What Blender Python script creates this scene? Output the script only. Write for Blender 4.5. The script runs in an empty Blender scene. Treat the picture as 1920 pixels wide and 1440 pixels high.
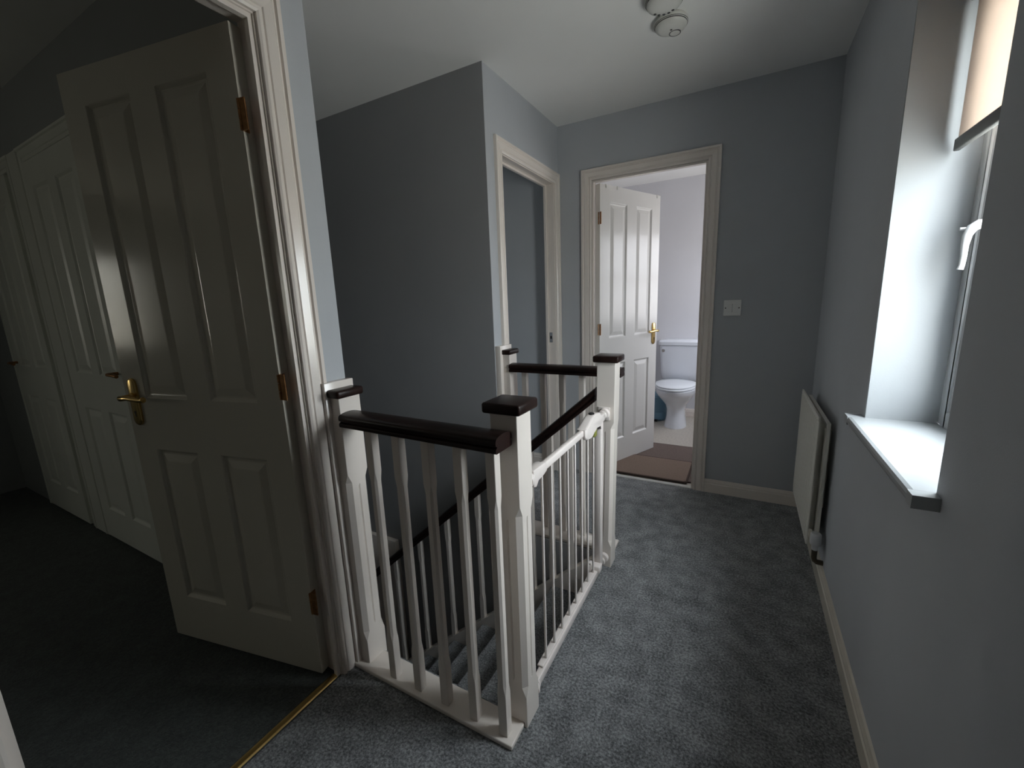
import bpy, bmesh, math, random
from mathutils import Vector, Matrix
random.seed(7)
S = bpy.context.scene
COL = S.collection
PI = math.pi

# ------------------------------------------------------------------ camera
cam_d = bpy.data.cameras.new('camera')
cam = bpy.data.objects.new('camera', cam_d); COL.objects.link(cam)
cam_d.sensor_fit = 'HORIZONTAL'; cam_d.sensor_width = 36.0
cam_d.lens = 786.77 / 1920 * 36.0
cam_d.clip_start = 0.02
cam.matrix_world = Matrix(((0.87694045, -0.05987193, 0.47685512, 1.15419596),
                           (0.47918081, 0.18509439, -0.85797775, 0.0),
                           (-0.03689442, 0.98089521, 0.19100624, 1.24814162),
                           (0, 0, 0, 1)))
S.camera = cam

# ------------------------------------------------------------------ view
S.view_settings.view_transform = 'Standard'
S.view_settings.look = 'None'
S.view_settings.gamma = 1.0
S.view_settings.use_curve_mapping = False
S.view_settings.exposure = 0.2
S.cycles.max_bounces = 16
S.cycles.diffuse_bounces = 10
S.cycles.glossy_bounces = 6
S.cycles.transparent_max_bounces = 16
S.cycles.sample_clamp_indirect = 6.0
S.cycles.use_denoising = True

# ------------------------------------------------------------------ sky (overcast, seen through the windows)
W = bpy.data.worlds.new('overcast_sky'); S.world = W
W.use_nodes = True
nt = W.node_tree; nt.nodes.clear()
o_ = nt.nodes.new('ShaderNodeOutputWorld'); bg = nt.nodes.new('ShaderNodeBackground')
tc = nt.nodes.new('ShaderNodeTexCoord'); sx = nt.nodes.new('ShaderNodeSeparateXYZ'); rp = nt.nodes.new('ShaderNodeValToRGB')
mp = nt.nodes.new('ShaderNodeMapRange')
mp.inputs['From Min'].default_value = -1; mp.inputs['From Max'].default_value = 1
e = rp.color_ramp.elements
e[0].position = 0.0; e[0].color = (0.92, 0.895, 0.86, 1)
e[1].position = 1.0; e[1].color = (1.85, 1.90, 2.00, 1)
k = e.new(0.47); k.color = (0.92, 0.895, 0.86, 1)
k = e.new(0.53); k.color = (1.14, 1.16, 1.20, 1)
k = e.new(0.70); k.color = (1.28, 1.31, 1.37, 1)
k = e.new(0.86); k.color = (1.58, 1.62, 1.70, 1)
nt.links.new(tc.outputs['Generated'], sx.inputs[0]); nt.links.new(sx.outputs['Z'], mp.inputs['Value'])
nt.links.new(mp.outputs[0], rp.inputs[0]); nt.links.new(rp.outputs[0], bg.inputs[0])
bg.inputs[1].default_value = 16.0
nt.links.new(bg.outputs[0], o_.inputs[0])

def portal(name, loc, rot, sx_, sy_):
    l = bpy.data.lights.new(name, 'AREA'); l.shape = 'RECTANGLE'; l.size = sx_; l.size_y = sy_
    l.cycles.is_portal = True
    o = bpy.data.objects.new(name, l); COL.objects.link(o); o.location = loc; o.rotation_euler = rot
    return o
# the window openings through which the sky lights the house; the passage one is added for light
portal('sky_portal_landing', (1.86, 1.385, 1.43), (0, PI/2, 0), 1.2, 0.62)
portal('sky_portal_bathroom', (1.60, 3.925, 1.45), (0, PI/2, 0), 0.95, 0.95)
portal('sky_portal_bedroom', (-3.67, -1.755, 1.38), (0, -PI/2, 0), 0.95, 0.60)
portal('sky_portal_added_window', (-2.62, 2.40, 1.5), (0, -PI/2, 0), 1.0, 0.6)

# ------------------------------------------------------------------ dimensions (metres)
XW = 1.512           # window wall
YF = 2.813           # far wall
H = 2.365            # ceiling
Y1, Y2 = 0.936, 1.902    # stairwell recess
T = 0.068            # partition thickness
ZO = 2.0             # door opening height
SK = 0.086           # skirting height

# ------------------------------------------------------------------ materials
def mat(name):
    m = bpy.data.materials.new(name); m.use_nodes = True
    return m, m.node_tree, m.node_tree.nodes['Principled BSDF']
def simple(name, col, rough=0.5, metal=0.0, coat=0.0, var=0.0, vscale=8.0, bump=0.0, bscale=200.0, spec=0.5):
    m, t, b = mat(name)
    b.inputs['Base Color'].default_value = (*col, 1); b.inputs['Roughness'].default_value = rough
    b.inputs['Metallic'].default_value = metal; b.inputs['Coat Weight'].default_value = coat
    b.inputs['Specular IOR Level'].default_value = spec
    tcn = t.nodes.new('ShaderNodeTexCoord')
    if var:
        n = t.nodes.new('ShaderNodeTexNoise'); n.inputs['Scale'].default_value = vscale; n.inputs['Detail'].default_value = 4
        r = t.nodes.new('ShaderNodeValToRGB')
        r.color_ramp.elements[0].position = .3; r.color_ramp.elements[1].position = .7
        r.color_ramp.elements[0].color = (*[c*(1-var) for c in col], 1)
        r.color_ramp.elements[1].color = (*[min(1, c*(1+var)) for c in col], 1)
        t.links.new(tcn.outputs['Object'], n.inputs['Vector']); t.links.new(n.outputs['Fac'], r.inputs[0])
        t.links.new(r.outputs[0], b.inputs['Base Color'])
    if bump:
        n2 = t.nodes.new('ShaderNodeTexNoise'); n2.inputs['Scale'].default_value = bscale; n2.inputs['Detail'].default_value = 3
        bp = t.nodes.new('ShaderNodeBump'); bp.inputs['Strength'].default_value = bump; bp.inputs['Distance'].default_value = 0.002
        t.links.new(tcn.outputs['Object'], n2.inputs['Vector']); t.links.new(n2.outputs['Fac'], bp.inputs['Height'])
        t.links.new(bp.outputs[0], b.inputs['Normal'])
    return m
M = {}
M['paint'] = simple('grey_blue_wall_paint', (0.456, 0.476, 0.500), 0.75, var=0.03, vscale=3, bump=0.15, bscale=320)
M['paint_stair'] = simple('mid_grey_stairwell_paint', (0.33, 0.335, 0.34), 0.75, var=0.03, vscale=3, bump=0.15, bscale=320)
M['absorber'] = simple('dark_light_absorber', (0.16, 0.12, 0.10), 0.5, var=0.3, vscale=20)  # dark brown for the added light absorber behind the camera
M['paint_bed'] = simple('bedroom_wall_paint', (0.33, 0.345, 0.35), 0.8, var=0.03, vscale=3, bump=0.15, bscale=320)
M['paint_bath'] = simple('pale_lilac_wall_paint', (0.66, 0.66, 0.685), 0.6, var=0.02, vscale=3, bump=0.1, bscale=320)
M['ceiling'] = simple('matt_white_ceiling_paint', (0.86, 0.86, 0.84), 0.85, var=0.02, vscale=2, bump=0.2, bscale=250)
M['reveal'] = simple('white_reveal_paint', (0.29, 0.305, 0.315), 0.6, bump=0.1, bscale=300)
M['white'] = simple('white_gloss_paint', (0.79, 0.725, 0.665), 0.22, var=0.02, vscale=6, bump=0.05, bscale=120)
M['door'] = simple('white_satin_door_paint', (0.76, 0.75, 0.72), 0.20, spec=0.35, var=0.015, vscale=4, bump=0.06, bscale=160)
M['door_bed'] = simple('cream_shade_darkened_door_paint', (0.60, 0.57, 0.49), 0.15, var=0.015, vscale=4, bump=0.06, bscale=160)  # cream tint taken darker, putting the leaf's shade into the colour
M['door_cup'] = simple('white_cupboard_door_paint', (0.78, 0.79, 0.72), 0.3, var=0.03, vscale=4)
M['cream'] = simple('cream_aged_gloss_paint', (0.62, 0.58, 0.50), 0.25, var=0.03, vscale=6)
M['dark'] = simple('dark_brown_stained_wood', (0.017, 0.008, 0.0065), 0.34, var=0.25, vscale=40, bump=0.05, bscale=90, spec=0.22)
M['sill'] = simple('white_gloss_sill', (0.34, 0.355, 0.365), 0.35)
M['upvc'] = simple('white_window_plastic', (0.62, 0.63, 0.64), 0.3)
M['metalwhite'] = simple('white_enamelled_metal', (0.80, 0.73, 0.69), 0.28)
M['radiator'] = simple('cream_radiator_enamel', (0.72, 0.70, 0.64), 0.3)
M['brass'] = simple('polished_brass', (0.72, 0.50, 0.20), 0.22, metal=1.0)
M['agedbrass'] = simple('tarnished_brass', (0.34, 0.17, 0.07), 0.4, metal=0.85, var=0.3, vscale=60)
M['chrome'] = simple('chrome', (0.75, 0.75, 0.75), 0.12, metal=1.0)
M['copper'] = simple('dull_copper_pipe', (0.12, 0.10, 0.07), 0.5, metal=0.6)
M['plastic'] = simple('off_white_plastic', (0.66, 0.66, 0.62), 0.35)
M['greyplastic'] = simple('switch_plate_plastic', (0.82, 0.82, 0.80), 0.35)
M['black'] = simple('black_plastic', (0.01, 0.01, 0.01), 0.4)
M['green'] = simple('olive_green_plastic', (0.22, 0.23, 0.05), 0.4)
M['ceramic'] = simple('white_glazed_ceramic', (0.76, 0.79, 0.84), 0.08)
M['seat'] = simple('white_toilet_seat_plastic', (0.80, 0.84, 0.88), 0.15)
M['blue'] = simple('blue_grey_bin_plastic', (0.16, 0.30, 0.40), 0.4)
M['lino'] = simple('cream_bathroom_lino', (0.52, 0.48, 0.42), 0.45, var=0.12, vscale=60)
M['mat_tan'] = simple('tan_woven_mat', (0.215, 0.155, 0.12), 0.95, var=0.12, vscale=120, bump=0.6, bscale=260)
M['mat_dark'] = simple('mole_brown_bath_mat', (0.16, 0.12, 0.105), 0.95, var=0.15, vscale=90, bump=0.8, bscale=200)
M['matedge'] = simple('dark_brown_mat_binding', (0.05, 0.03, 0.022), 0.9)
M['bar'] = simple('grey_blind_bar', (0.10, 0.10, 0.095), 0.5)

# carpet: dark blue-grey flecked pile
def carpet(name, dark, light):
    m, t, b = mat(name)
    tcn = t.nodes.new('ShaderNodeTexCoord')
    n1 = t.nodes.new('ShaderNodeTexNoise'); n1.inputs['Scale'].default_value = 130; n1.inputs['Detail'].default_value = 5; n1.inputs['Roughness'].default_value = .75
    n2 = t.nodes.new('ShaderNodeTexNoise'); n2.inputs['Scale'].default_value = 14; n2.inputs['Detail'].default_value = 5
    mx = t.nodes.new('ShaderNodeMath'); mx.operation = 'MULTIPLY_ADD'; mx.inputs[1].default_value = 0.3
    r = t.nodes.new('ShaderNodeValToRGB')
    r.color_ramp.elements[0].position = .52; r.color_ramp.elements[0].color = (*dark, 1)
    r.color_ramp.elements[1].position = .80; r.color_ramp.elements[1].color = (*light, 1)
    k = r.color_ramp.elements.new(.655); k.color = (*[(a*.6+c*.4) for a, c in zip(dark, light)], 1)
    bp = t.nodes.new('ShaderNodeBump'); bp.inputs['Strength'].default_value = 0.9; bp.inputs['Distance'].default_value = 0.006
    for n in (n1, n2): t.links.new(tcn.outputs['Object'], n.inputs['Vector'])
    t.links.new(n2.outputs['Fac'], mx.inputs[0]); t.links.new(n1.outputs['Fac'], mx.inputs[2])
    t.links.new(mx.outputs[0], r.inputs[0]); t.links.new(r.outputs[0], b.inputs['Base Color'])
    t.links.new(n1.outputs['Fac'], bp.inputs['Height']); t.links.new(bp.outputs[0], b.inputs['Normal'])
    b.inputs['Roughness'].default_value = 0.95; b.inputs['Sheen Weight'].default_value = 0.25; b.inputs['Specular IOR Level'].default_value = 0.2
    return m
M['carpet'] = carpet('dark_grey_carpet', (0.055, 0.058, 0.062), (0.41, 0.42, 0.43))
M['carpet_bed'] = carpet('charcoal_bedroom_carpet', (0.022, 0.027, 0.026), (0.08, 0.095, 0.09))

# window glass: clear sheet with Fresnel reflection
def glass_mat(name, tint=(1, 1, 1)):
    m = bpy.data.materials.new(name); m.use_nodes = True; t = m.node_tree; t.nodes.clear()
    o = t.nodes.new('ShaderNodeOutputMaterial'); mix = t.nodes.new('ShaderNodeMixShader')
    tr = t.nodes.new('ShaderNodeBsdfTransparent'); gl = t.nodes.new('ShaderNodeBsdfGlossy'); fr = t.nodes.new('ShaderNodeFresnel')
    tr.inputs[0].default_value = (*tint, 1); gl.inputs['Roughness'].default_value = 0.02; fr.inputs[0].default_value = 1.45
    ge = t.nodes.new('ShaderNodeNewGeometry'); mu = t.nodes.new('ShaderNodeMath'); mu.operation = 'MULTIPLY'
    iv = t.nodes.new('ShaderNodeMath'); iv.operation = 'SUBTRACT'; iv.inputs[0].default_value = 1.0
    t.links.new(ge.outputs['Backfacing'], iv.inputs[1]); t.links.new(fr.outputs[0], mu.inputs[0]); t.links.new(iv.outputs[0], mu.inputs[1])
    t.links.new(mu.outputs[0], mix.inputs[0]); t.links.new(tr.outputs[0], mix.inputs[1]); t.links.new(gl.outputs[0], mix.inputs[2])
    t.links.new(mix.outputs[0], o.inputs[0]); return m
M['glass'] = glass_mat('window_glass', (0.93, 0.96, 0.96))
M['glass_privacy'] = glass_mat('tinted_privacy_glass', (0.56, 0.56, 0.57))
M['glass_bed'] = glass_mat('sheer_shaded_glass', (0.66, 0.65, 0.60))
M['glass_tint'] = glass_mat('added_window_glass', (0.35, 0.37, 0.37))  # dimming tint for the added passage window
# frosted privacy glass and blind fabric: diffuse light through
def translucent(name, col, trans, gl=0.05, rough=0.5):
    m = bpy.data.materials.new(name); m.use_nodes = True; t = m.node_tree; t.nodes.clear()
    o = t.nodes.new('ShaderNodeOutputMaterial'); mix = t.nodes.new('ShaderNodeMixShader')
    df = t.nodes.new('ShaderNodeBsdfDiffuse'); tl = t.nodes.new('ShaderNodeBsdfTranslucent')
    n = t.nodes.new('ShaderNodeTexNoise'); n.inputs['Scale'].default_value = 60
    tcn = t.nodes.new('ShaderNodeTexCoord'); t.links.new(tcn.outputs['Object'], n.inputs['Vector'])
    r = t.nodes.new('ShaderNodeValToRGB'); r.color_ramp.elements[0].color = (*[c*.96 for c in trans], 1); r.color_ramp.elements[1].color = (*trans, 1)
    t.links.new(n.outputs['Fac'], r.inputs[0]); t.links.new(r.outputs[0], tl.inputs[0])
    df.inputs[0].default_value = (*col, 1); mix.inputs[0].default_value = 0.5
    t.links.new(df.outputs[0], mix.inputs[1]); t.links.new(tl.outputs[0], mix.inputs[2]); t.links.new(mix.outputs[0], o.inputs[0])
    return m
M['blind'] = translucent('peach_blind_fabric', (0.62, 0.57, 0.53), (0.62, 0.545, 0.485))

# ------------------------------------------------------------------ mesh helpers
class MB:
    def __init__(s): s.v = []; s.f = []
    def add(s, vs, fs):
        k = len(s.v); s.v += [tuple(v) for v in vs]; s.f += [tuple(i + k for i in f) for f in fs]; return s
    def box(s, x0, x1, y0, y1, z0, z1, m=None):
        vs = [(x, y, z) for z in (z0, z1) for y in (y0, y1) for x in (x0, x1)]
        if m: vs = [m @ Vector(v) for v in vs]
        return s.add(vs, [(0, 2, 3, 1), (4, 5, 7, 6), (0, 1, 5, 4), (2, 6, 7, 3), (0, 4, 6, 2), (1, 3, 7, 5)])
    def loft(s, rings, caps=True, closed=True):
        n = len(rings[0]); vs = [p for r in rings for p in r]; fs = []
        for a in range(len(rings) - 1):
            for i in range(n if closed else n - 1):
                j = (i + 1) % n
                fs.append((a*n+i, a*n+j, (a+1)*n+j, (a+1)*n+i))
        if caps:
            fs.append(tuple(range(n))[::-1]); fs.append(tuple((len(rings)-1)*n + i for i in range(n)))
        return s.add(vs, fs)
    def lathe(s, prof, loc, n=32, axis='Z', caps=True):
        rings = []
        for r, h in prof:
            ring = []
            for i in range(n):
                a = 2*PI*i/n; c, d = r*math.cos(a), r*math.sin(a)
                p = {'Z': (c, d, h), 'X': (h, c, d), 'Y': (d, h, c)}[axis]
                ring.append((p[0]+loc[0], p[1]+loc[1], p[2]+loc[2]))
            rings.append(ring)
        return s.loft(rings, caps)
    def tube(s, pts, r, n=12):
        pts = [Vector(p) for p in pts]; rings = []
        rs = r if isinstance(r, (list, tuple)) else [r]*len(pts)
        d0 = (pts[1]-pts[0]).normalized()
        u = d0.orthogonal().normalized()
        for i, p in enumerate(pts):
            a = pts[max(i-1, 0)]; b = pts[min(i+1, len(pts)-1)]
            d = (b-a).normalized(); u = (u - d*u.dot(d)).normalized(); w = d.cross(u)
            rings.append([p + rs[i]*(math.cos(2*PI*k/n)*u + math.sin(2*PI*k/n)*w) for k in range(n)])
        return s.loft(rings)
    def build(s, name, m, parent=None, bevel=0.0, seg=2, smooth=None, fix=True):
        me = bpy.data.meshes.new(name)
        bm = bmesh.new()
        vs = [bm.verts.new(v) for v in s.v]
        for f in s.f:
            try: bm.faces.new([vs[i] for i in f])
            except ValueError: pass
        bmesh.ops.remove_doubles(bm, verts=bm.verts[:], dist=1e-6)
        if fix: bmesh.ops.recalc_face_normals(bm, faces=bm.faces[:])
        if bevel:
            es = [e for e in bm.edges if len(e.link_faces) == 2 and e.calc_face_angle(0) > .6]
            bmesh.ops.bevel(bm, geom=es, offset=bevel, segments=seg, profile=.5, affect='EDGES', clamp_overlap=True)
        if smooth is None: smooth = bool(bevel)
        if smooth:
            for f in bm.faces: f.smooth = True
            for e in bm.edges:
                if len(e.link_faces) == 2 and e.calc_face_angle(0) > (.75 if not bevel else .9): e.smooth = False
        bm.to_mesh(me); bm.free()
        o = bpy.data.objects.new(name, me); COL.objects.link(o)
        if m is not None: me.materials.append(M[m])
        if parent is not None: o.parent = parent
        return o
def bx(*a): return MB().box(*a)
def tag(o, label=None, cat=None, group=None, kind=None):
    if label: o['label'] = label
    if cat: o['category'] = cat
    if group: o['group'] = group
    if kind: o['kind'] = kind
    return o
def empty(name, loc=(0, 0, 0), rz=0.0):
    o = bpy.data.objects.new(name, None); COL.objects.link(o); o.location = loc; o.rotation_euler = (0, 0, rz)
    o.empty_display_size = .1
    return o
def thing(name, label, cat, loc=(0, 0, 0), rz=0.0, group=None, kind=None):
    return tag(empty(name, loc, rz), label, cat, group, kind)
def struct(name, mb, m, label, cat, **k):
    return tag(mb.build(name, m, **k), label, cat, kind='structure')
def copy_part(o, parent, dx=0, dy=0, dz=0):
    c = o.copy(); COL.objects.link(c); c.parent = parent
    c.location = (o.location[0]+dx, o.location[1]+dy, o.location[2]+dz)
    for ch in list(o.children): copy_part(ch, c)
    return c

# ------------------------------------------------------------------ floors and ceiling
fl = MB()
fl.box(0, XW, -.7, 0.930, -.02, 0)                      # in front of the stairwell
fl.box(0.600, XW, 0.930, 1.870, -.02, 0)                 # passage beside the gate
fl.box(0, XW, 1.870, YF, -.02, 0)                        # behind the stairwell
struct('floor', fl, 'carpet', 'dark grey flecked carpet covering the landing around the stairs', 'carpet')
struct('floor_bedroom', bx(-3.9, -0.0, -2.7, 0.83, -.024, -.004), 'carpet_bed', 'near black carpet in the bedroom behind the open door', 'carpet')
struct('floor_bathroom', bx(-0.35, 1.60, YF, 4.63, -.02, -.001), 'lino', 'pale cream bathroom floor under the toilet', 'floor')
struct('floor_passage', bx(-2.6, 0.0, 2.0, YF, -.022, -.002), 'carpet', 'grey carpet inside the doorway behind the rear balustrade', 'carpet')
struct('ceiling', bx(-3.9, 1.95, -2.7, 4.75, H, H+.1), 'ceiling', 'matt white ceiling over the landing', 'ceiling')
struct('floor_hall', bx(-3.0, 1.0, .7, 2.2, -2.75, -2.65), 'carpet_bed', 'dark floor at the foot of the stairs', 'floor')

# ------------------------------------------------------------------ walls
WY0, WY1, WZ0, WZ1 = 1.088, 1.685, 0.842, 2.03
w = MB()
w.box(XW, 1.83, -.7, WY0, -.1, H); w.box(XW, 1.83, WY1, YF+.0, -.1, H)
w.box(XW, 1.83, WY0, WY1, -.1, WZ0-.028); w.box(XW, 1.83, WY0, WY1, WZ1, H)
struct('wall_right', w, 'paint', 'grey blue wall with the deep window recess', 'wall')
# white painted lining of the recess (thin plaster faces)
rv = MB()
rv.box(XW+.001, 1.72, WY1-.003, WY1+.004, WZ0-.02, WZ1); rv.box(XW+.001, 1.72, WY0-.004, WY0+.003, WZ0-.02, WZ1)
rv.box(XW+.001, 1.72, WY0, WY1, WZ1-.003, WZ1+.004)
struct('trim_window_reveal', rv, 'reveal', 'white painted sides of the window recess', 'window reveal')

BX0, BX1 = 0.235, 0.921        # bathroom doorway
w = MB()
w.box(-.0, BX0-.022, YF, YF+T, -.1, H); w.box(BX1+.022, XW+.1, YF, YF+T, -.1, H); w.box(BX0-.022, BX1+.022, YF, YF+T, ZO+.022, H)
w.box(-2.6, 0.0, YF, YF+T, -.1, H)
struct('wall_far', w, 'paint', 'grey blue wall around the bathroom doorway', 'wall')

D1a, D1b = 0.095, 0.781        # bedroom doorway
D2a, D2b = 2.051, 2.735        # passage doorway
w = MB()
w.box(-T, 0, -2.8, D1a-.022, -.1, H); w.box(-T, 0, D1a-.022, D1b+.022, ZO+.022, H); w.box(-T, 0, D1b+.022, Y1, -.1, H)
w.box(-T, 0, Y2, D2a-.022, -.1, H); w.box(-T, 0, D2a-.022, D2b+.022, ZO+.022, H); w.box(-T, 0, D2b+.022, YF, -.1, H)
struct('wall_left', w, 'paint', 'grey blue wall strips beside the bedroom and passage doorways', 'wall')
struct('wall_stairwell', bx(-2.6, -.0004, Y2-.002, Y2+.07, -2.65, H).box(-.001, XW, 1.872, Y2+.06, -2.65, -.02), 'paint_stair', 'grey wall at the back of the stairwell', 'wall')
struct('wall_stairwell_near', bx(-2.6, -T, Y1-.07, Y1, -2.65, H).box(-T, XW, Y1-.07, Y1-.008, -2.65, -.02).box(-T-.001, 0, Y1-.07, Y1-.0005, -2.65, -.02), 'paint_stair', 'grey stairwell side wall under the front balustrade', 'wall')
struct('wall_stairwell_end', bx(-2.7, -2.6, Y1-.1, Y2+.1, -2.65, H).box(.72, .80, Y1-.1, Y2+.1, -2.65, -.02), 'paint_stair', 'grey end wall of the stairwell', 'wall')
struct('absorber_back', bx(-T, 1.52, -.60, -.55, -.02, H), 'absorber', 'unseen dark brown panel added behind the camera to absorb light', 'wall')  # added out of view to soak up bounce light near the camera
# bedroom shell
bw = MB()
bw.box(-3.65, -T, 0.83, 0.866, -.1, H)
struct('wall_bedroom_side', bw, 'paint_bed', 'dark grey bedroom wall above the cupboard doors', 'wall')
bw = MB()
bw.box(-3.65, -3.6, -2.7, -2.05, -.1, H); bw.box(-3.65, -3.6, -1.46, 0.83, -.1, H); bw.box(-3.65, -3.6, -2.05, -1.46, -.1, .92); bw.box(-3.65, -3.6, -2.05, -1.46, 1.84, H); bw.box(-3.635, -3.615, -1.89, -1.66, .92, 1.84)
bw.box(-3.65, -3.3, -2.75, -2.7, -.1, H); bw.box(-2.85, -T, -2.75, -2.7, -.1, H); bw.box(-3.3, -2.85, -2.75, -2.7, -.1, H)
struct('wall_bedroom', bw, 'paint_bed', 'dark grey bedroom walls', 'wall')
# bathroom shell
bb = MB()
bb.box(-.45, -.35, YF+T, 4.72, -.1, H); bb.box(-.35, 1.62, 4.62, 4.72, -.1, H)
bb.box(XW, 1.60, YF+T, 3.45, -.1, H); bb.box(XW, 1.60, 4.40, 4.62, -.1, H); bb.box(XW, 1.60, 3.45, 4.40, -.1, .98); bb.box(XW, 1.60, 3.45, 4.40, 1.90, H)
bb.box(-.35, BX0-.03, YF+T, YF+T+.006, -.1, H); bb.box(BX1+.03, XW, YF+T, YF+T+.006, -.1, H)
struct('wall_bathroom', bb, 'paint_bath', 'pale lilac white bathroom walls behind the toilet', 'wall')
# passage shell
pw = MB()
pw.box(-2.6, -T, 1.972, 2.0, -.1, H); pw.box(-2.62, -2.55, 2.0, 2.10, -.1, H); pw.box(-2.62, -2.55, 2.70, YF, -.1, H); pw.box(-2.62, -2.55, 2.1, 2.7, -.1, 1.0); pw.box(-2.62, -2.55, 2.1, 2.7, 2.0, H)
struct('wall_passage', pw, 'paint', 'grey walls inside the passage doorway', 'wall')

# ------------------------------------------------------------------ skirtings
def skirt(name, a0, a1, axis, wall, sgn, label, m='white', t=.015, h=SK, z=0.0):
    """profile extruded along an axis; sgn = direction the face looks"""
    prof = [(0, 0), (t, 0), (t, h*.66), (t*.72, h*.72), (t*.8, h*.80), (t*.42, h*.97), (0, h)]
    rings = []
    for a in (a0, a1):
        rings.append([((a, wall+sgn*p, z+q) if axis == 'X' else (wall+sgn*p, a, z+q)) for p, q in prof])
    return struct(name, MB().loft(rings), m, label, 'skirting board')
skirt('baseboard_right', -.55, YF, 'Y', XW, -1, 'cream skirting board along the window wall', 'cream')
skirt('baseboard_far', BX1+.064, XW-.015, 'X', YF, -1, 'white skirting board right of the bathroom doorway')
skirt('baseboard_passage', -2.5, -T, 'X', YF, -1, 'white skirting board inside the passage doorway')
skirt('baseboard_bathroom', -.35, XW, 'X', 4.62, -1, 'white skirting board behind the toilet')
skirt('baseboard_bedroom', -1.26, -.75, 'X', .83, -1, 'white skirting board beside the bedroom cupboards')

# ------------------------------------------------------------------ door frames (lining, stop and moulded architrave)
def architrave(mb, plane, sgn, axis, a0, a1, zt, wa=None, wb=None, zb=0.0):
    P = [(0, -.004), (0, .009), (.006, .012), (.011, .012), (.013, .008), (.017, .008), (.020, .012), (.044, .015), (.048, .011), (.052, .011), (.055, .018), (.066, .018), (.068, .015), (.068, -.004)]
    wa = wa or .068; wb = wb or .068
    rows = [[], [], [], []]
    for o, h in P:
        n = plane + sgn*h
        oa, ob = o*wa/.068, o*wb/.068
        for r, (a, z) in zip(rows, ((a0-oa, zb), (a0-oa, zt+o), (a1+ob, zt+o), (a1+ob, zb))):
            r.append((a, n, z) if axis == 'X' else (n, a, z))
    return mb.loft(rows)
def lining(mb, p0, p1, axis, a0, a1, zt, stop0, stop1, t=.021):
    def b(u0, u1, n0, n1, z0, z1):
        if axis == 'X': mb.box(u0, u1, n0, n1, z0, z1)
        else: mb.box(n0, n1, u0, u1, z0, z1)
    b(a0-t, a0, p0, p1, 0, zt); b(a1, a1+t, p0, p1, 0, zt); b(a0-t, a1+t, p0, p1, zt, zt+t)
    s = .012
    b(a0, a0+s, stop0, stop1, 0, zt); b(a1-s, a1, stop0, stop1, 0, zt); b(a0+s, a1-s, stop0, stop1, zt-s, zt)
m1 = MB(); lining(m1, -T, 0, 'Y', D1a, D1b, ZO, -.022, -.006); architrave(m1, 0, 1, 'Y', D1a-.004, D1b+.004, ZO+.004); architrave(m1, -T, -1, 'Y', D1a-.004, D1b+.004, ZO+.004, wb=.03)
t1 = struct('trim_bedroom_doorway', m1, 'white', 'moulded white frame of the bedroom doorway', 'door frame', smooth=False)
m2 = MB(); lining(m2, -T, 0, 'Y', D2a, D2b, ZO, -T+.0, -T+.016); architrave(m2, 0, 1, 'Y', D2a-.004, D2b+.004, ZO+.004, wb=.07)
t2 = struct('trim_passage_doorway', m2, 'white', 'moulded white frame of the doorway in the corner', 'door frame', smooth=False)
m3 = MB(); lining(m3, YF, YF+T, 'X', BX0, BX1, ZO, YF+.004, YF+.018); architrave(m3, YF, -1, 'X', BX0-.0, BX1+.0, ZO+.0); architrave(m3, YF+T+.006, 1, 'X', BX0, BX1, ZO)
t3 = struct('trim_bathroom_doorway', m3, 'white', 'moulded white frame of the bathroom doorway', 'door frame', smooth=False)
# strike plate on the passage jamb
sp = bx(-.046, -.024, D2b-.0025, D2b-.0005, .96, 1.03).build('strike_plate', 'chrome', t2); sp['label'] = 'small chrome strike plate'
sp2 = bx(-.040, -.030, D2b-.0032, D2b-.0024, .985, 1.005).build('latch_hole', 'black', sp)

# ------------------------------------------------------------------ panelled doors
def door_leaf(w, h, t, panels, z0=0.0):
    """leaf with x 0..w from the hinge edge, y 0 (face) .. t, raised and fielded panels on both faces"""
    mb = MB()
    xs = sorted({0, w, *[p[0] for p in panels], *[p[1] for p in panels]})
    zs = sorted({z0, h, *[p[2] for p in panels], *[p[3] for p in panels]})
    def inpanel(x, z): return any(p[0] < x < p[1] and p[2] < z < p[3] for p in panels)
    for y, s in ((0, 1), (t, -1)):
        for i in range(len(xs)-1):
            for j in range(len(zs)-1):
                if not inpanel((xs[i]+xs[i+1])/2, (zs[j]+zs[j+1])/2):
                    mb.add([(xs[i], y, zs[j]), (xs[i+1], y, zs[j]), (xs[i+1], y, zs[j+1]), (xs[i], y, zs[j+1])], [(0, 1, 2, 3)])
        for x0, x1, a, b in panels:
            prof = [(0, 0), (.003, .002), (.010, .0085), (.014, .0095), (.018, .0095), (.042, .0025), (.046, .002)]
            rings = [[(x0+o, y+s*d, a+o), (x1-o, y+s*d, a+o), (x1-o, y+s*d, b-o), (x0+o, y+s*d, b-o)] for o, d in prof]
            mb.loft(rings, caps=False)
            mb.add(rings[-1], [(0, 1, 2, 3)])
    for a, b in (((0, z0), (w, z0)), ((w, z0), (w, h)), ((w, h), (0, h)), ((0, h), (0, z0))):
        mb.add([(a[0], 0, a[1]), (b[0], 0, b[1]), (b[0], t, b[1]), (a[0], t, a[1])], [(0, 1, 2, 3)])
    return mb
def four_panels(w, lz0=.195, lz1=.785, uz0=.97, uz1=1.885, st=.1, mid=.105):
    pw_ = (w-2*st-mid)/2
    a = (st, st+pw_); b = (w-st-pw_, w-st)
    return [(*q, z0, z1) for q in (a, b) for z0, z1 in ((lz0, lz1), (uz0, uz1))]
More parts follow.
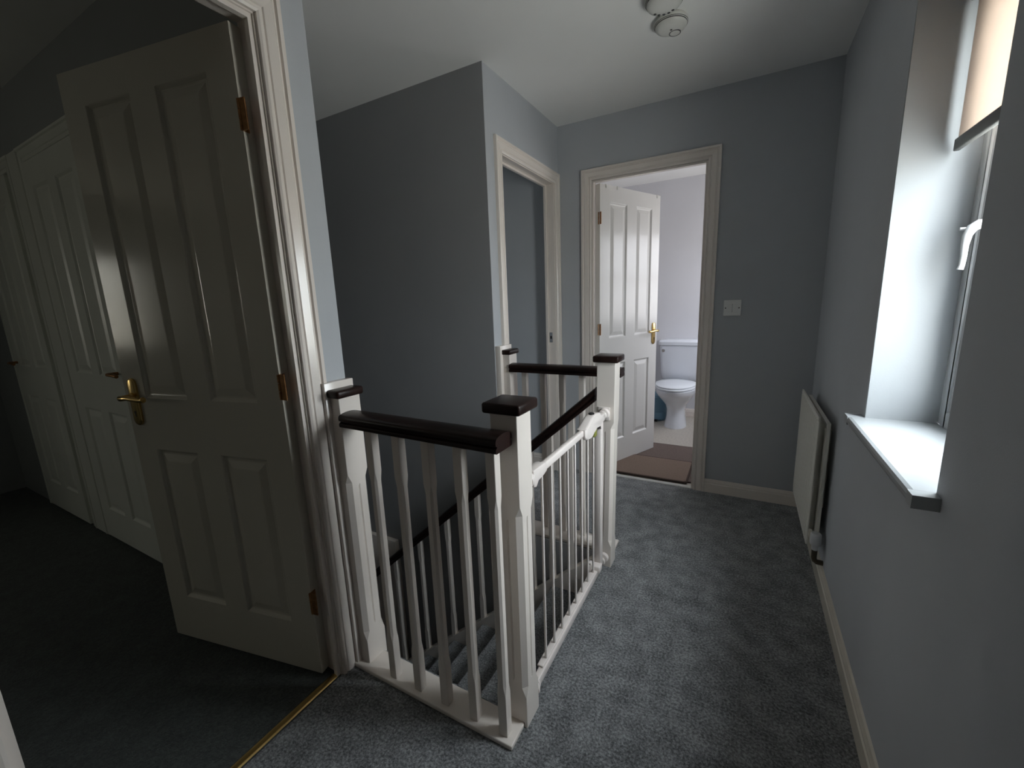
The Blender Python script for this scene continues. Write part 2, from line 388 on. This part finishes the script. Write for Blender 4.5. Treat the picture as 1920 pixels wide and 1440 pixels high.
def lever_set(parent, x, y, s, z, toward, m, cap=None):
    """backplate centred at x, on face y looking s (+-1); lever points along x by toward"""
    pl = MB()
    pts = []
    wd, ht = .021, .084
    for k in range(24):
        a = 2*PI*k/24; c, d = math.cos(a), math.sin(a)
        pts.append((wd*max(-1, min(1, c*1.25)), (ht-.018)*(1 if d > 0 else -1) + .018*d if abs(d) > 1e-6 else 0))
    pts = [(wd*math.cos(a)*min(1, 1), (ht-.021)*sg + .021*math.sin(a)) for sg, rng in ((1, range(0, 9)), (-1, range(8, 17))) for a in [PI*k/8 for k in rng]]
    rings = []
    for o, hh in ((0, 0), (0, .005), (.003, .008), (.008, .0095)):
        f = (wd-o)/wd
        rings.append([(x+p*f, y+s*hh, z+q*(1-o/ht)) for p, q in pts])
    plate = pl.loft(rings).build('handle_plate', m, parent, smooth=True)
    lv = MB()
    lv.lathe([(.012, s*.008), (.012, s*.014), (.008, s*.017), (.008, s*.048)], (x, y, z+.022), 16, 'Y')
    path = [(x, y+s*.044, z+.022), (x+toward*.012, y+s*.050, z+.022), (x+toward*.04, y+s*.050, z+.024), (x+toward*.075, y+s*.049, z+.021), (x+toward*.10, y+s*.047, z+.018), (x+toward*.112, y+s*.044, z+.020)]
    lv.tube(path, [.009, .009, .0075, .0085, .0075, .010], 12)
    lever = lv.build('lever', m, plate, smooth=True)
    kh = MB(); kh.lathe([(.005, s*.0094), (.005, s*.0102)], (x, y, z-.036), 12, 'Y'); kh.box(x-.002, x+.002, y+min(s*.0094, s*.0102), y+max(s*.0094, s*.0102), z-.052, z-.036)
    kh.build('keyhole', 'black', plate)
    return plate
def hinge(parent, x, y, z, m='agedbrass', h=.078, w0=.022, w1=.022):
    mb = MB(); mb.box(x-w0, x, y-.0015, y+.0015, z, z+h); mb.box(x-.0015, x+.0015, y-w1, y, z, z+h)
    for k in range(3): mb.lathe([(.0045, z+k*h/3+.001), (.0045, z+(k+1)*h/3-.001)], (x, y, 0), 10)
    return mb.build('hinge', m, parent)

# bedroom door: hinged on the far jamb, swung into the bedroom
D1 = tag(empty('door_1', (-.060, .772, 0.0), math.radians(191.2)), 'white panelled bedroom door standing open beside the stairs', 'door', kind='structure')
# local x runs away from hinge; face y=0.. look: local +y -> world; leaf occupies local y 0..-.04 -> use mirrored build
def leaf_obj(parent, w, h, t, z0, off, m='door'):
    mb = door_leaf(w, h, t, four_panels(w), z0)
    mb.v = [(x, y+off, z) for x, y, z in mb.v]
    return mb.build('door_leaf', m, parent)
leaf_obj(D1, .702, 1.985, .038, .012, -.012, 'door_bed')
lever_set(D1, .655, -.012+.038, 1, .955, -1, 'brass'); lever_set(D1, .655, -.012, -1, .955, -1, 'brass')
for z in (.25, .985, 1.725): hinge(D1, -.001, .030, z)

D2 = tag(empty('door_2', (BX0+.002, YF+T-.002, 0.0), math.radians(66.5)), 'white four panel bathroom door standing half open', 'door', kind='structure')
leaf_obj(D2, .682, 1.988, .038, .012, -.042)
lever_set(D2, .634, -.042, -1, .968, -1, 'brass'); lever_set(D2, .634, -.004, 1, .968, -1, 'brass')
for z in (.25, 1.0, 1.735): hinge(D2, .0015, -.030, z, w0=.004)
for x in (.062, .178, .640):
    cl = MB(); cl.box(x-.006, x+.006, -.046, .000, 1.988, 1.990); cl.box(x-.006, x+.006, -.0455, -.0435, 1.968, 1.990)
    c_ = cl.build('hanger_clip', 'plastic', D2); c_['label'] = 'small grey clip over the door top'

# bedroom cupboard doors in the side wall
def cupboard_door(name, x0, x1, label, handle_x):
    D = tag(empty(name, (x0, .830, 0)), label, 'door', kind='structure')
    w_ = x1-x0
    mb = door_leaf(w_, 2.0, .03, four_panels(w_, st=.085, mid=.09), .015); mb.v = [(x, y-.022, z) for x, y, z in mb.v]
    mb.build('door_leaf', 'door_cup', D)
    lv = MB(); lv.tube([(handle_x, -.022, .99), (handle_x, -.06, .99), (handle_x+.06, -.062, .99), (handle_x+.09, -.058, .985)], .008, 10)
    lv.build('handle', 'agedbrass', D, smooth=True)
cupboard_door('door_3', -1.995, -1.32, 'white panelled cupboard door seen past the bedroom door edge', .60)
cupboard_door('door_4', -2.93, -2.275, 'white panelled cupboard door deepest in the bedroom', .05)
cf = MB()
architrave(cf, .83, -1, 'X', -2.0, -1.315, 2.015); architrave(cf, .83, -1, 'X', -2.935, -2.27, 2.015)
cf.box(-2.21, -2.065, .815, .832, 0, 2.08)
struct('trim_cupboard_frame', cf, 'door_cup', 'white frame around the bedroom cupboard doors', 'door frame')

# ------------------------------------------------------------------ thresholds
th = MB().loft([[(-.034, y, 0), (-.030, y, .003), (-.020, y, .005), (-.010, y, .003), (-.006, y, 0)] for y in (D1a+.012, D1b-.012)])
tag(th.build('threshold_strip', 'brass', smooth=True), 'brass threshold strip across the bedroom doorway floor', 'threshold strip')
th = MB().loft([[(x, YF+.004, 0), (x, YF+.008, .004), (x, YF+.020, .006), (x, YF+.032, .004), (x, YF+.036, 0)] for x in (BX0+.012, BX1-.012)])
tag(th.build('threshold_strip', 'plastic', smooth=True), 'pale threshold strip in front of the tan bathroom mat', 'threshold strip')

# ------------------------------------------------------------------ landing window
win = tag(empty('window_1', (1.684, 1.3865, WZ0)), 'white plastic landing window in its deep recess', 'window', kind='structure')
def WL(mb): mb.v = [(x-1.684, y-1.3865, z-WZ0) for x, y, z in mb.v]; return mb
def frame_ring(mb, x0, x1, y0, y1, z0, z1, wd):
    mb.box(x0, x1, y0, y0+wd, z0, z1); mb.box(x0, x1, y1-wd, y1, z0, z1); mb.box(x0, x1, y0+wd, y1-wd, z0, z0+wd); mb.box(x0, x1, y0+wd, y1-wd, z1-wd, z1)
    return mb
WL(frame_ring(MB(), 1.684, 1.744, WY0, WY1, WZ0, WZ1, .045)).build('window_frame', 'upvc', win, bevel=.004)
WL(frame_ring(MB(), 1.690, 1.735, WY0+.040, WY1-.040, WZ0+.040, WZ1-.040, .055)).build('sash', 'upvc', win, bevel=.005)
WL(bx(1.708, 1.714, WY0+.08, WY1-.08, WZ0+.08, WZ1-.08)).build('glass_pane', 'glass', win)
hd = MB(); hd.box(1.684, 1.692, 1.588, 1.612, 1.352, 1.440)
hd.tube([(1.690, 1.600, 1.402), (1.676, 1.600, 1.403), (1.664, 1.600, 1.395), (1.657, 1.600, 1.378), (1.655, 1.600, 1.352), (1.656, 1.600, 1.325), (1.655, 1.600, 1.300), (1.653, 1.600, 1.290)],
        [.013, .013, .012, .010, .008, .007, .0065, .007], 12)
WL(hd).build('handle', 'upvc', win, smooth=True)
WL(MB().lathe([(.004, 1.645), (.004, 1.66)], (0, 1.615, 1.396), 10, 'X')).build('lock_button', 'upvc', win)
# sill board
sl = MB()
pr_ = [(1.684, -.028), (1.684, 0), (1.478, 0), (1.471, -.003), (1.468, -.010), (1.468, -.018), (1.471, -.026), (1.478, -.028)]
mm = []
sl.loft([[(x, y, WZ0+z) for x, z in pr_] for y in (WY0+.001, WY1-.001)])
sl.box(1.468, XW-.0005, WY1-.002, WY1+.045, WZ0-.028, WZ0-.0001); sl.box(1.468, XW-.0005, WY0-.03, WY0+.002, WZ0-.028, WZ0-.0001)
struct('trim_window_sill', sl, 'sill', 'glossy white windowsill board', 'windowsill', fix=True)

# roller blind
bl = thing('roller_blind', 'peach roller blind half lowered inside the landing window recess', 'blind', (1.627, 1.386, 2.0))
def BL(mb): mb.v = [(x-1.627, y-1.386, z-2.0) for x, y, z in mb.v]; return mb
BL(bx(1.6262, 1.6278, 1.112, 1.656, 1.628, 1.985)).build('blind_fabric', 'blind', bl)
BL(bx(1.620, 1.634, 1.110, 1.660, 1.603, 1.634)).build('bottom_bar', 'bar', bl, bevel=.003)
BL(MB().lathe([(.020, 1.112), (.020, 1.656)], (1.640, 0, 1.990), 20, 'Y')).build('roller_tube', 'blind', bl, smooth=True)
for y in (1.660, 1.104): BL(bx(1.615, 1.665, y, y+.006, 1.962, 2.024)).build('bracket', 'black', bl)

# bathroom, bedroom and added passage windows (each frame with its pane)
def side_window(name, x0, x1, y0, y1, z0, z1, label, bars=True, g='glass'):
    gm = g
    Wn = tag(empty(name, ((x0+x1)/2, (y0+y1)/2, z0)), label, 'window', kind='structure')
    cx_, cy_, cz_ = Wn.location
    mb = frame_ring(MB(), x0, x1, y0, y1, z0, z1, .045)
    if bars: mb.box(x0+.005, x1-.005, y0+.045, y1-.045, (z0+z1)/2-.01, (z0+z1)/2+.02)
    mb.v = [(x-cx_, y-cy_, z-cz_) for x, y, z in mb.v]; mb.build('window_frame', 'upvc', Wn)
    g = bx((x0+x1)/2-.003, (x0+x1)/2+.003, y0+.04, y1-.04, z0+.04, z1-.04); g.v = [(x-cx_, y-cy_, z-cz_) for x, y, z in g.v]
    g.build('glass_pane', gm, Wn)
side_window('window_2', 1.545, 1.59, 3.45, 4.40, .98, 1.90, 'white framed bathroom window reflected in the glossy bathroom door', g='glass_privacy')
side_window('window_3', -3.648, -3.640, -2.05, -1.46, .92, 1.84, 'white framed bedroom window reflected in the open door edge', bars=False, g='glass_bed')
side_window('added_window_4', -2.61, -2.57, 2.10, 2.70, 1.0, 2.0, 'unseen white framed window added at the passage end for light', g='glass_tint')  # unseen window, added only to light the passage

# ------------------------------------------------------------------ joinery shapes
def chamfer_post(mb, cx, cy, wd, z0, z1, za, zb, c, dz, groove=0.0, e=.0012, lean=(0, 0)):
    """square post with stop-chamfered corners between za and zb and a V groove on each face"""
    hw = wd/2
    def ring(z, ch, g):
        pts = []
        gw = .0035
        base = [(-hw+ch, -hw), (-gw, -hw), (0, -hw+g), (gw, -hw), (hw-ch, -hw)]
        for q in range(4):
            ca, sa = [(1, 0), (0, 1), (-1, 0), (0, -1)][q]
            for x, y in base: pts.append((cx+x*ca-y*sa + lean[0]*z, cy+x*sa+y*ca + lean[1]*z, z))
        return pts
    zz = [(z0, e, 0), (za-dz, e, 0), (za, c, 0)]
    if groove: zz += [(za+.012, c, 0), (za+.022, c, groove), (zb-.022, c, groove), (zb-.012, c, 0)]
    zz += [(zb, c, 0), (zb+dz, e, 0), (z1, e, 0)]
    return mb.loft([ring(*q) for q in zz])
def rail_profile(w=.080, h=.044):
    hw = w/2
    r = [(-hw*.90, 0), (-hw*.97, .002), (-hw*.99, .008), (-hw*.97, .0125), (-hw*.82, .0160), (-hw*.82, .0185), (-hw*.97, .0215), (-hw, .027), (-hw*.985, .032), (-hw*.93, .0365), (-hw*.82, .0395), (-hw*.6, .0420), (-hw*.3, .0438), (0, .0443)]
    r = [(a, b*h/.044) for a, b in r]
    return r + [(-a, b) for a, b in r[-2::-1]]
def cap_block(name, parent, cx, cy, wx, wy, z0, h, lx=None):
    return bx(cx-wx/2, cx+wx/2, cy-wy/2, cy+wy/2, z0, z0+h).build(name, 'dark', parent, bevel=.007, seg=3)

def balustrade(label, y_rail, y_post, y_half, plate, bal_x, rail_x1, post_z, half_z, n_cx, half_y, lean=(0, 0), group=None, board=None, zr=.884, half_x=.025, y_bal=None, skew=0.0):
    R = thing('balustrade', label, 'balustrade', group=group)
    # base rail
    pb = bx(0.002, .650, plate[0], plate[1], 0, .016).build('base_rail', 'white', R, bevel=.003)
    rl = MB().loft([[(x, y_rail+dy+p, zr+q) for p, q in rail_profile()] for x, dy in ((half_x+.040, skew), (rail_x1, 0))]).build('handrail', 'dark', R, smooth=True)
    for i, x in enumerate(bal_x):
        chamfer_post(MB(), x, y_bal or y_rail, .028, .016, zr+.002, .185, .725, .0065, .03).build('baluster', 'white', R)
    np_ = chamfer_post(MB(), n_cx, y_post, .080, 0.0, post_z, .135, .680, .014, .03, groove=.004, lean=lean).build('newel_post', 'white', R)
    cap_block('post_cap', np_, n_cx+lean[0]*post_z, y_post, .113, .113, post_z, .029)
    # half newel on the wall
    hm = MB(); hx0 = half_x
    full = MB(); chamfer_post(full, 0, 0, .082, 0.0, half_z, .135, .690, .014, .03, groove=.004)
    vs = []
    for x, y, z in full.v: vs.append((hx0 + max(0.0, x + .0), half_y + y, z))
    full.v = vs
    hp = full.build('half_newel', 'white', R)
    bx(hx0-.004, hx0+.052, half_y-.052, half_y+.052, half_z, half_z+.026).build('post_cap', 'dark', hp, bevel=.008, seg=3)
    if board: bx(.0005, hx0+.002, board[0], board[1], 0.0, 1.022).build('backing_board', 'white', hp, bevel=.002)
    return R
balustrade('white balustrade with dark handrail beside the open bedroom door', .866, .946, .895, (.826, .916),
           (.184, .292, .401, .510, .613), .643, .966, .974, .620, .890, board=(.832, .944), y_bal=.857, skew=.014)
balustrade('white balustrade with dark handrail in front of the corner doorway', 1.960, 1.806, 1.965, (1.872, 1.99),
           (.146, .252, .358, .464, .570), .664, .978, .975, .628, 1.972, board=(1.905, 2.030), lean=(.0135, 0), half_x=.030)

# ------------------------------------------------------------------ stairs
RISE, GO, NX = .20, .226, .600
st = thing('staircase', 'dark carpeted stairs going down from the safety gate', 'stairs', (NX, 1.37, 0))
for k in range(1, 10):
    xa = NX - GO*(k-1); z = -RISE*k
    mb = MB()
    # tread with bullnose, riser below it
    pf = [(xa, z-.02), (xa, z), (xa-GO-.006, z), (xa-GO-.014, z-.006), (xa-GO-.016, z-.014), (xa-GO-.012, z-.024), (xa-GO, z-.030), (xa-GO, z-RISE), (xa-GO+.02, z-RISE), (xa-GO+.02, z-.03)]
    mb.loft([[(x-NX, y-1.37, zz) for x, zz in pf] for y in (Y1+.002, 1.772)])
    mb.build('step', 'carpet', st, smooth=False)
mb = MB().loft([[(x-NX, y-1.37, zz) for x, zz in [(NX, -.021), (NX, -RISE), (NX+.018, -RISE), (NX+.018, -.021)]] for y in (.99, 1.762)])
mb.build('step', 'carpet', st)

sb = thing('stair_balustrade', 'sloping dark handrail with white balusters descending beside the stairs', 'balustrade', (.585, 1.80, 0))
SL = .885
def SB(mb): mb.v = [(x-.585, y-1.80, z) for x, y, z in mb.v]; return mb
YS = 1.803
xe = -1.75
z_at = lambda x: .796 + (x-.585)*SL      # underside of the handrail
SB(MB().loft([[(x, YS+p*.95, z_at(x)+q*1.42) for p, q in rail_profile(.062)] for x in (xe, .588)])).build('handrail', 'dark', sb, smooth=True)
s_at = lambda x: -.012 + (x-.562)*SL
SB(MB().loft([[(x, y, z) for y, z in ((YS-.030, s_at(x)-.30), (YS+.008, s_at(x)-.30), (YS+.008, s_at(x)), (YS-.030, s_at(x)))] for x in (xe, .586)])).build('string', 'white', sb)
SB(MB().loft([[(x, y, z) for y, z in ((YS-.033, s_at(x)), (YS+.012, s_at(x)), (YS+.012, s_at(x)+.018), (YS-.033, s_at(x)+.018))] for x in (xe, .586)])).build('base_rail', 'white', sb)
x = .470
while x > xe+.05:
    zb, zt_ = s_at(x)+.010, z_at(x)+.012
    m_ = MB(); chamfer_post(m_, x, YS-.008, .028, zb-.01, zt_, zb+.17, zt_-.15, .0065, .03)
    SB(m_).build('baluster', 'white', sb)
    x -= .1125
# pale boxed ledge on the stairwell wall
struct('trim_stairwell_ledge', bx(-2.5, -.838, 1.868, Y2+.001, -1.6, -.320), 'white', 'pale boxed ledge low on the stairwell wall', 'ledge', bevel=.004)
struct('trim_landing_edge', bx(.0, .59, 1.862, 1.874, -.26, -.001).box(.0, .60, .922, .930, -.26, -.001), 'paint', 'painted edge boards of the landing floor', 'trim')

# ------------------------------------------------------------------ safety gate between the two newels
gt = thing('safety_gate', 'white metal safety gate between the two newel posts', 'gate', (.636, 1.375, 0))
def G(mb): mb.v = [(x-.636, y-1.375, z) for x, y, z in mb.v]; return mb
XG = .636
G(bx(XG-.011, XG+.011, .992, 1.705, .030, .062).box(XG-.016, XG+.006, 1.06, 1.60, .062, .070)).build('bottom_rail', 'metalwhite', gt, bevel=.003)
G(bx(XG-.010, XG+.010, 1.06, 1.47, .736, .762)).build('top_rail', 'metalwhite', gt, bevel=.005)
for i in range(8):
    y = 1.097 + i*.0725
    G(MB().lathe([(.0045, .060), (.0045, .738)], (XG, y, 0), 10)).build('bar', 'metalwhite', gt, smooth=True)
G(bx(XG-.014, XG+.016, 1.660, 1.694, .062, .742)).build('upright', 'metalwhite', gt, bevel=.003)
# latch housing (rounded wedge) with release button
lt = MB()
prof = [(1.455, .738), (1.468, .724), (1.490, .714), (1.530, .712), (1.552, .722), (1.600, .734), (1.648, .728), (1.656, .712), (1.664, .712), (1.666, .738), (1.712, .740), (1.712, .768), (1.664, .772), (1.640, .788), (1.585, .796), (1.540, .790), (1.480, .768), (1.455, .764)]
lt.loft([[(XG+dx, (y-1.576)*f+1.576, (z-.75)*f+.75) for y, z in prof] for dx, f in ((-.020, .9), (-.016, .98), (-.010, 1.0), (.010, 1.0), (.016, .98), (.020, .9))])
G(lt)
lh = lt.build('latch_housing', 'metalwhite', gt, smooth=True)
G(MB().lathe([(.012, .788), (.012, .799), (.009, .8005)], (XG, 1.580, 0), 16)).build('release_button', 'black', lh)
G(bx(XG-.008, XG+.017, 1.572, 1.604, .700, .736)).build('latch_tab', 'green', lh, bevel=.003)
# hinge end housing
hh = MB(); prof = [(1.105, .740), (1.105, .764), (1.085, .770), (1.012, .772), (1.012, .722), (1.030, .716), (1.045, .730), (1.085, .734)]
hh.loft([[(XG+dx, y, z) for y, z in prof] for dx in (-.016, .016)])
G(hh).build('hinge_housing', 'metalwhite', gt, bevel=.003)
# spindles, hand wheels and wall cups
def spindle(y0, y1, z, s):
    mb = MB(); mb.lathe([(.0055, min(y0, y1)), (.0055, max(y0, y1))], (XG, 0, z), 10, 'Y')
    ym = y0 + (y1-y0)*.45
    mb.lathe([(.016, ym-.006), (.019, ym-.003), (.019, ym+.003), (.016, ym+.006)], (XG, 0, z), 18, 'Y')
    yc = y1
    mb.lathe([(.024, yc-s*.001), (.025, yc-s*.008), (.021, yc-s*.016), (.012, yc-s*.018)][::(1 if s > 0 else 1)], (XG, 0, z), 20, 'Y')
    G(mb).build('spindle', 'metalwhite', gt, smooth=True)
spindle(1.700, 1.764, .752, 1); spindle(1.690, 1.764, .050, 1)
spindle(1.030, .988, .750, -1); spindle(1.030, .988, .050, -1)
G(bx(XG-.028, XG+.024, 1.760, 1.7655, .722, .780)).build('wall_cup', 'metalwhite', gt, bevel=.001)
lk = MB(); lk.box(XG-.020, XG+.022, 1.628, 1.668, .050, .082); lk.box(XG-.030, XG-.010, 1.600, 1.640, .066, .100)
G(lk).build('bottom_latch', 'metalwhite', gt, bevel=.005)

# ------------------------------------------------------------------ radiator under and beyond the sill
rd = thing('radiator', 'slim cream double panel radiator low on the window wall', 'radiator', (1.47, 2.34, .16))
def RD(mb): mb.v = [(x-1.47, y-2.34, z-.16) for x, y, z in mb.v]; return mb
def rad_panel(x0, x1, y0, y1, z0, z1):
    mb = MB()
    ys = []
    n = 16; p = (y1-y0-.03)/n
    face = [(y0, x1), (y0, x0+.004), (y0+.008, x0)]
    for i in range(n):
        a = y0+.015+i*p
        face += [(a+p*.22, x0), (a+p*.34, x0+.004), (a+p*.66, x0+.004), (a+p*.78, x0)]
    face += [(y1-.008, x0), (y1, x0+.004), (y1, x1)]
    mb.loft([[(x, y, z0+.02) for y, x in face], [(x, y, z1-.02) for y, x in face]])
    mb.box(x0+.0015, x1, y0, y1, z0, z0+.02); mb.box(x0+.0015, x1, y0, y1, z1-.02, z1)
    return mb
RD(rad_panel(1.444, 1.452, 2.058, 2.640, .165, .740)).build('front_panel', 'radiator', rd)
RD(rad_panel(1.474, 1.490, 2.062, 2.640, .20, .712)).build('rear_panel', 'radiator', rd)
fin = MB()
for i in range(24):
    y = 2.10 + i*.0225; fin.box(1.4525, 1.4735, y, y+.0015, .22, .70)
RD(fin).build('fins', 'radiator', rd)
for y in (2.16, 2.53): RD(bx(1.488, 1.5115, y, y+.03, .30, .66)).build('bracket', 'radiator', rd)
v_ = MB(); v_.lathe([(.010, .150), (.012, .160), (.012, .175), (.019, .180), (.021, .190), (.020, .226), (.016, .232)], (1.478, 2.045, 0), 18)
vo = RD(v_).build('valve', 'upvc', rd, smooth=True)
RD(MB().lathe([(.012, 2.040), (.012, 2.080)], (1.478, 0, .205), 12, 'Y')).build('valve_tail', 'chrome', vo, smooth=True)
RD(MB().tube([(1.478, 2.045, .155), (1.478, 2.045, .118), (1.481, 2.045, .106), (1.490, 2.045, .099), (1.5118, 2.045, .098)], .011, 12)).build('pipe', 'copper', rd, smooth=True)

# ------------------------------------------------------------------ light switch
sw = thing('light_switch', 'white double rocker light switch on the wall beside the bathroom doorway', 'light switch', (1.087, YF, 1.168))
bx(-.046, .046, -.009, 0, -.046, .046).build('switch_plate', 'greyplastic', sw, bevel=.003)
for sx_ in (-.0125, .0125):
    r_ = MB().loft([[(sx_+a, b, c) for a, b, c in ((-.012, -.0085, z), (.012, -.0085, z), (.012, yq, z), (-.012, yq, z))] for z, yq in ((-.019, -.012), (0, -.0135), (.019, -.0165))])
    r_.build('rocker', 'greyplastic', sw)
bx(-.0011, .0011, -.0098, -.0085, -.022, .022).build('rocker_gap', 'black', sw)
for sx_ in (-.035, .035): MB().lathe([(.0035, -.0088), (.0035, -.0098)], (sx_, 0, 0), 12, 'Y').build('screw', 'black', sw)

# ------------------------------------------------------------------ smoke alarms
def alarm(x, y, r, label, near):
    A = thing('smoke_alarm', label, 'smoke alarm', (x, y, H))
    MB().lathe([(r*.86, 0), (r*.92, -.006), (r, -.010), (r*1.0, -.018), (r*.93, -.026), (r*.86, -.034), (r*.62, -.040), (r*.3, -.0415)][::-1], (0, 0, 0), 40).build('body', 'plastic', A, smooth=True)
    MB().lathe([(r*.945, -.0262), (r*.955, -.0205), (r*.985, -.0200), (r*.985, -.0215)], (0, 0, 0), 40).build('vent_slot', 'black', A, smooth=True)
    if near:
        bt = MB().lathe([(r*.30, -.036), (r*.30, -.0420), (r*.26, -.0435), (r*.1, -.0438)][::-1], (.012, .028, 0), 24).build('test_button', 'plastic', A, smooth=True)
        MB().lathe([(r*.345, -.036), (r*.345, -.0424), (r*.30, -.0424), (r*.30, -.036)], (.012, .028, 0), 24, caps=False).build('button_ring', 'black', A, smooth=True)
        MB().lathe([(.0045, -.0405), (.0045, -.0425)], (.002, -.004, 0), 12).build('indicator', 'black', A)
    else:
        for a in range(5):
            an = .9 + a*.42
            MB().lathe([(.0055, -.035), (.0055, -.0407)], (r*.62*math.cos(an), r*.62*math.sin(an), 0), 12).build('sounder_hole', 'black', A)
alarm(.816, 2.068, .067, 'round smoke alarm with ringed test button nearest the corner doorway', True)
alarm(.815, 1.908, .070, 'round smoke alarm with dark sounder holes nearer the front balustrade of the two alarms', False)

# ------------------------------------------------------------------ bathroom contents
tl = thing('toilet', 'white close coupled toilet with closed lid in the bathroom', 'toilet', (.616, 4.30, 0))
def ell(cx, cy, rx, ryf, ryb, z, n=36):
    pts = []
    for i in range(n):
        a = 2*PI*i/n; s_ = math.sin(a); c_ = math.cos(a)
        pts.append((cx+rx*c_, cy+(ryf if s_ < 0 else ryb)*s_, z))
    return pts
# local origin: y negative = towards the doorway; wall at y=+.32
bw_ = MB().loft([ell(0, -.05, .102, .150, .20, 0), ell(0, -.05, .097, .146, .20, .03), ell(0, -.045, .085, .124, .20, .10), ell(0, -.045, .083, .122, .20, .17), ell(0, -.05, .100, .148, .20, .225),
                 ell(0, -.07, .140, .215, .21, .285), ell(0, -.09, .168, .275, .22, .335), ell(0, -.10, .180, .298, .22, .365), ell(0, -.10, .184, .303, .22, .395), ell(0, -.10, .176, .295, .22, .402)])
bowl = bw_.build('bowl', 'ceramic', tl, smooth=True)
MB().loft([ell(0, -.10, .180, .300, .17, .404), ell(0, -.10, .188, .308, .18, .410), ell(0, -.10, .188, .308, .18, .419), ell(0, -.10, .180, .30, .17, .424)]).build('seat_ring', 'seat', tl, smooth=True)
MB().loft([ell(0, -.095, .172, .292, .165, .4245), ell(0, -.095, .183, .303, .175, .428), ell(0, -.095, .183, .303, .175, .436), ell(0, -.095, .160, .275, .15, .444), ell(0, -.095, .10, .18, .10, .447)]).build('seat_lid', 'seat', tl, smooth=True)
def rrect(hw, y0, y1, z, r=.03, n=5):
    pts = []
    for cx, cy, a0 in ((hw-r, y0+r, -90), (hw-r, y1-r, 0), (-hw+r, y1-r, 90), (-hw+r, y0+r, 180)):
        for k in range(n+1):
            a = math.radians(a0+90*k/n); pts.append((cx+r*math.cos(a), cy+r*math.sin(a), z))
    return pts
ci = MB().loft([rrect(.148, .155, .31, .402), rrect(.176, .140, .312, .43), rrect(.186, .130, .314, .50), rrect(.196, .122, .316, .765)]).build('cistern', 'ceramic', tl, smooth=True)
MB().loft([rrect(.199, .118, .317, .765), rrect(.210, .110, .318, .772), rrect(.210, .110, .318, .800), rrect(.205, .125, .312, .815), rrect(.15, .15, .30, .822)]).build('cistern_lid', 'ceramic', ci, smooth=True)
MB().lathe([(.014, .112), (.016, .116), (.016, .126)], (-.160, 0, .715), 18, 'Y').build('flush_lever_boss', 'chrome', ci, smooth=True)
MB().lathe([(.007, .110), (.009, .114), (.009, .126)], (.190, 0, .70), 14, 'Y').build('blanking_plug', 'plastic', ci, smooth=True)

bn = thing('waste_bin', 'small blue grey bin on the floor left of the toilet', 'bin', (.415, 4.42, 0))
MB().lathe([(.082, 0), (.088, .006), (.102, .24), (.107, .245), (.107, .255), (.100, .255), (.090, .02), (.0, .02)], (0, 0, 0), 32, caps=False).build('bin_body', 'blue', bn, smooth=True)
MB().lathe([(.100, .25), (.112, .252), (.112, .266), (.09, .276), (.02, .282)][::1], (0, 0, 0), 32).build('bin_lid', 'blue', bn, smooth=True)
bx(-.02, .02, -.125, -.085, .004, .018).build('pedal', 'black', bn)

def mat_thing(name, x0, x1, y0, y1, z, m, label):
    Mt = thing(name, label, 'mat', ((x0+x1)/2, (y0+y1)/2, z))
    hx_, hy_ = (x1-x0)/2, (y1-y0)/2
    MB().loft([rr2(hx_-.012, hy_-.012, 0.0005), rr2(hx_-.012, hy_-.012, .008), rr2(hx_-.016, hy_-.016, .0095)]).build('mat_pile', m, Mt)
    MB().loft([rr2(hx_, hy_, 0), rr2(hx_, hy_, .006), rr2(hx_-.003, hy_-.003, .008), rr2(hx_-.0125, hy_-.0125, .008), rr2(hx_-.0125, hy_-.0125, 0)], caps=False).build('binding', 'matedge', Mt)
def rr2(hx_, hy_, z, r=.02, n=4):
    pts = []
    for cx, cy, a0 in ((hx_-r, -hy_+r, -90), (hx_-r, hy_-r, 0), (-hx_+r, hy_-r, 90), (-hx_+r, -hy_+r, 180)):
        for k in range(n+1):
            a = math.radians(a0+90*k/n); pts.append((cx+r*math.cos(a), cy+r*math.sin(a), z))
    return pts
mat_thing('door_mat', .262, .882, 2.858, 3.262, .0087, 'mat_tan', 'tan brown mat lying on top just inside the bathroom doorway')
mat_thing('bath_mat', .20, .99, 2.895, 3.630, -.001, 'mat_dark', 'larger dark brown mat under the tan mat in the bathroom')
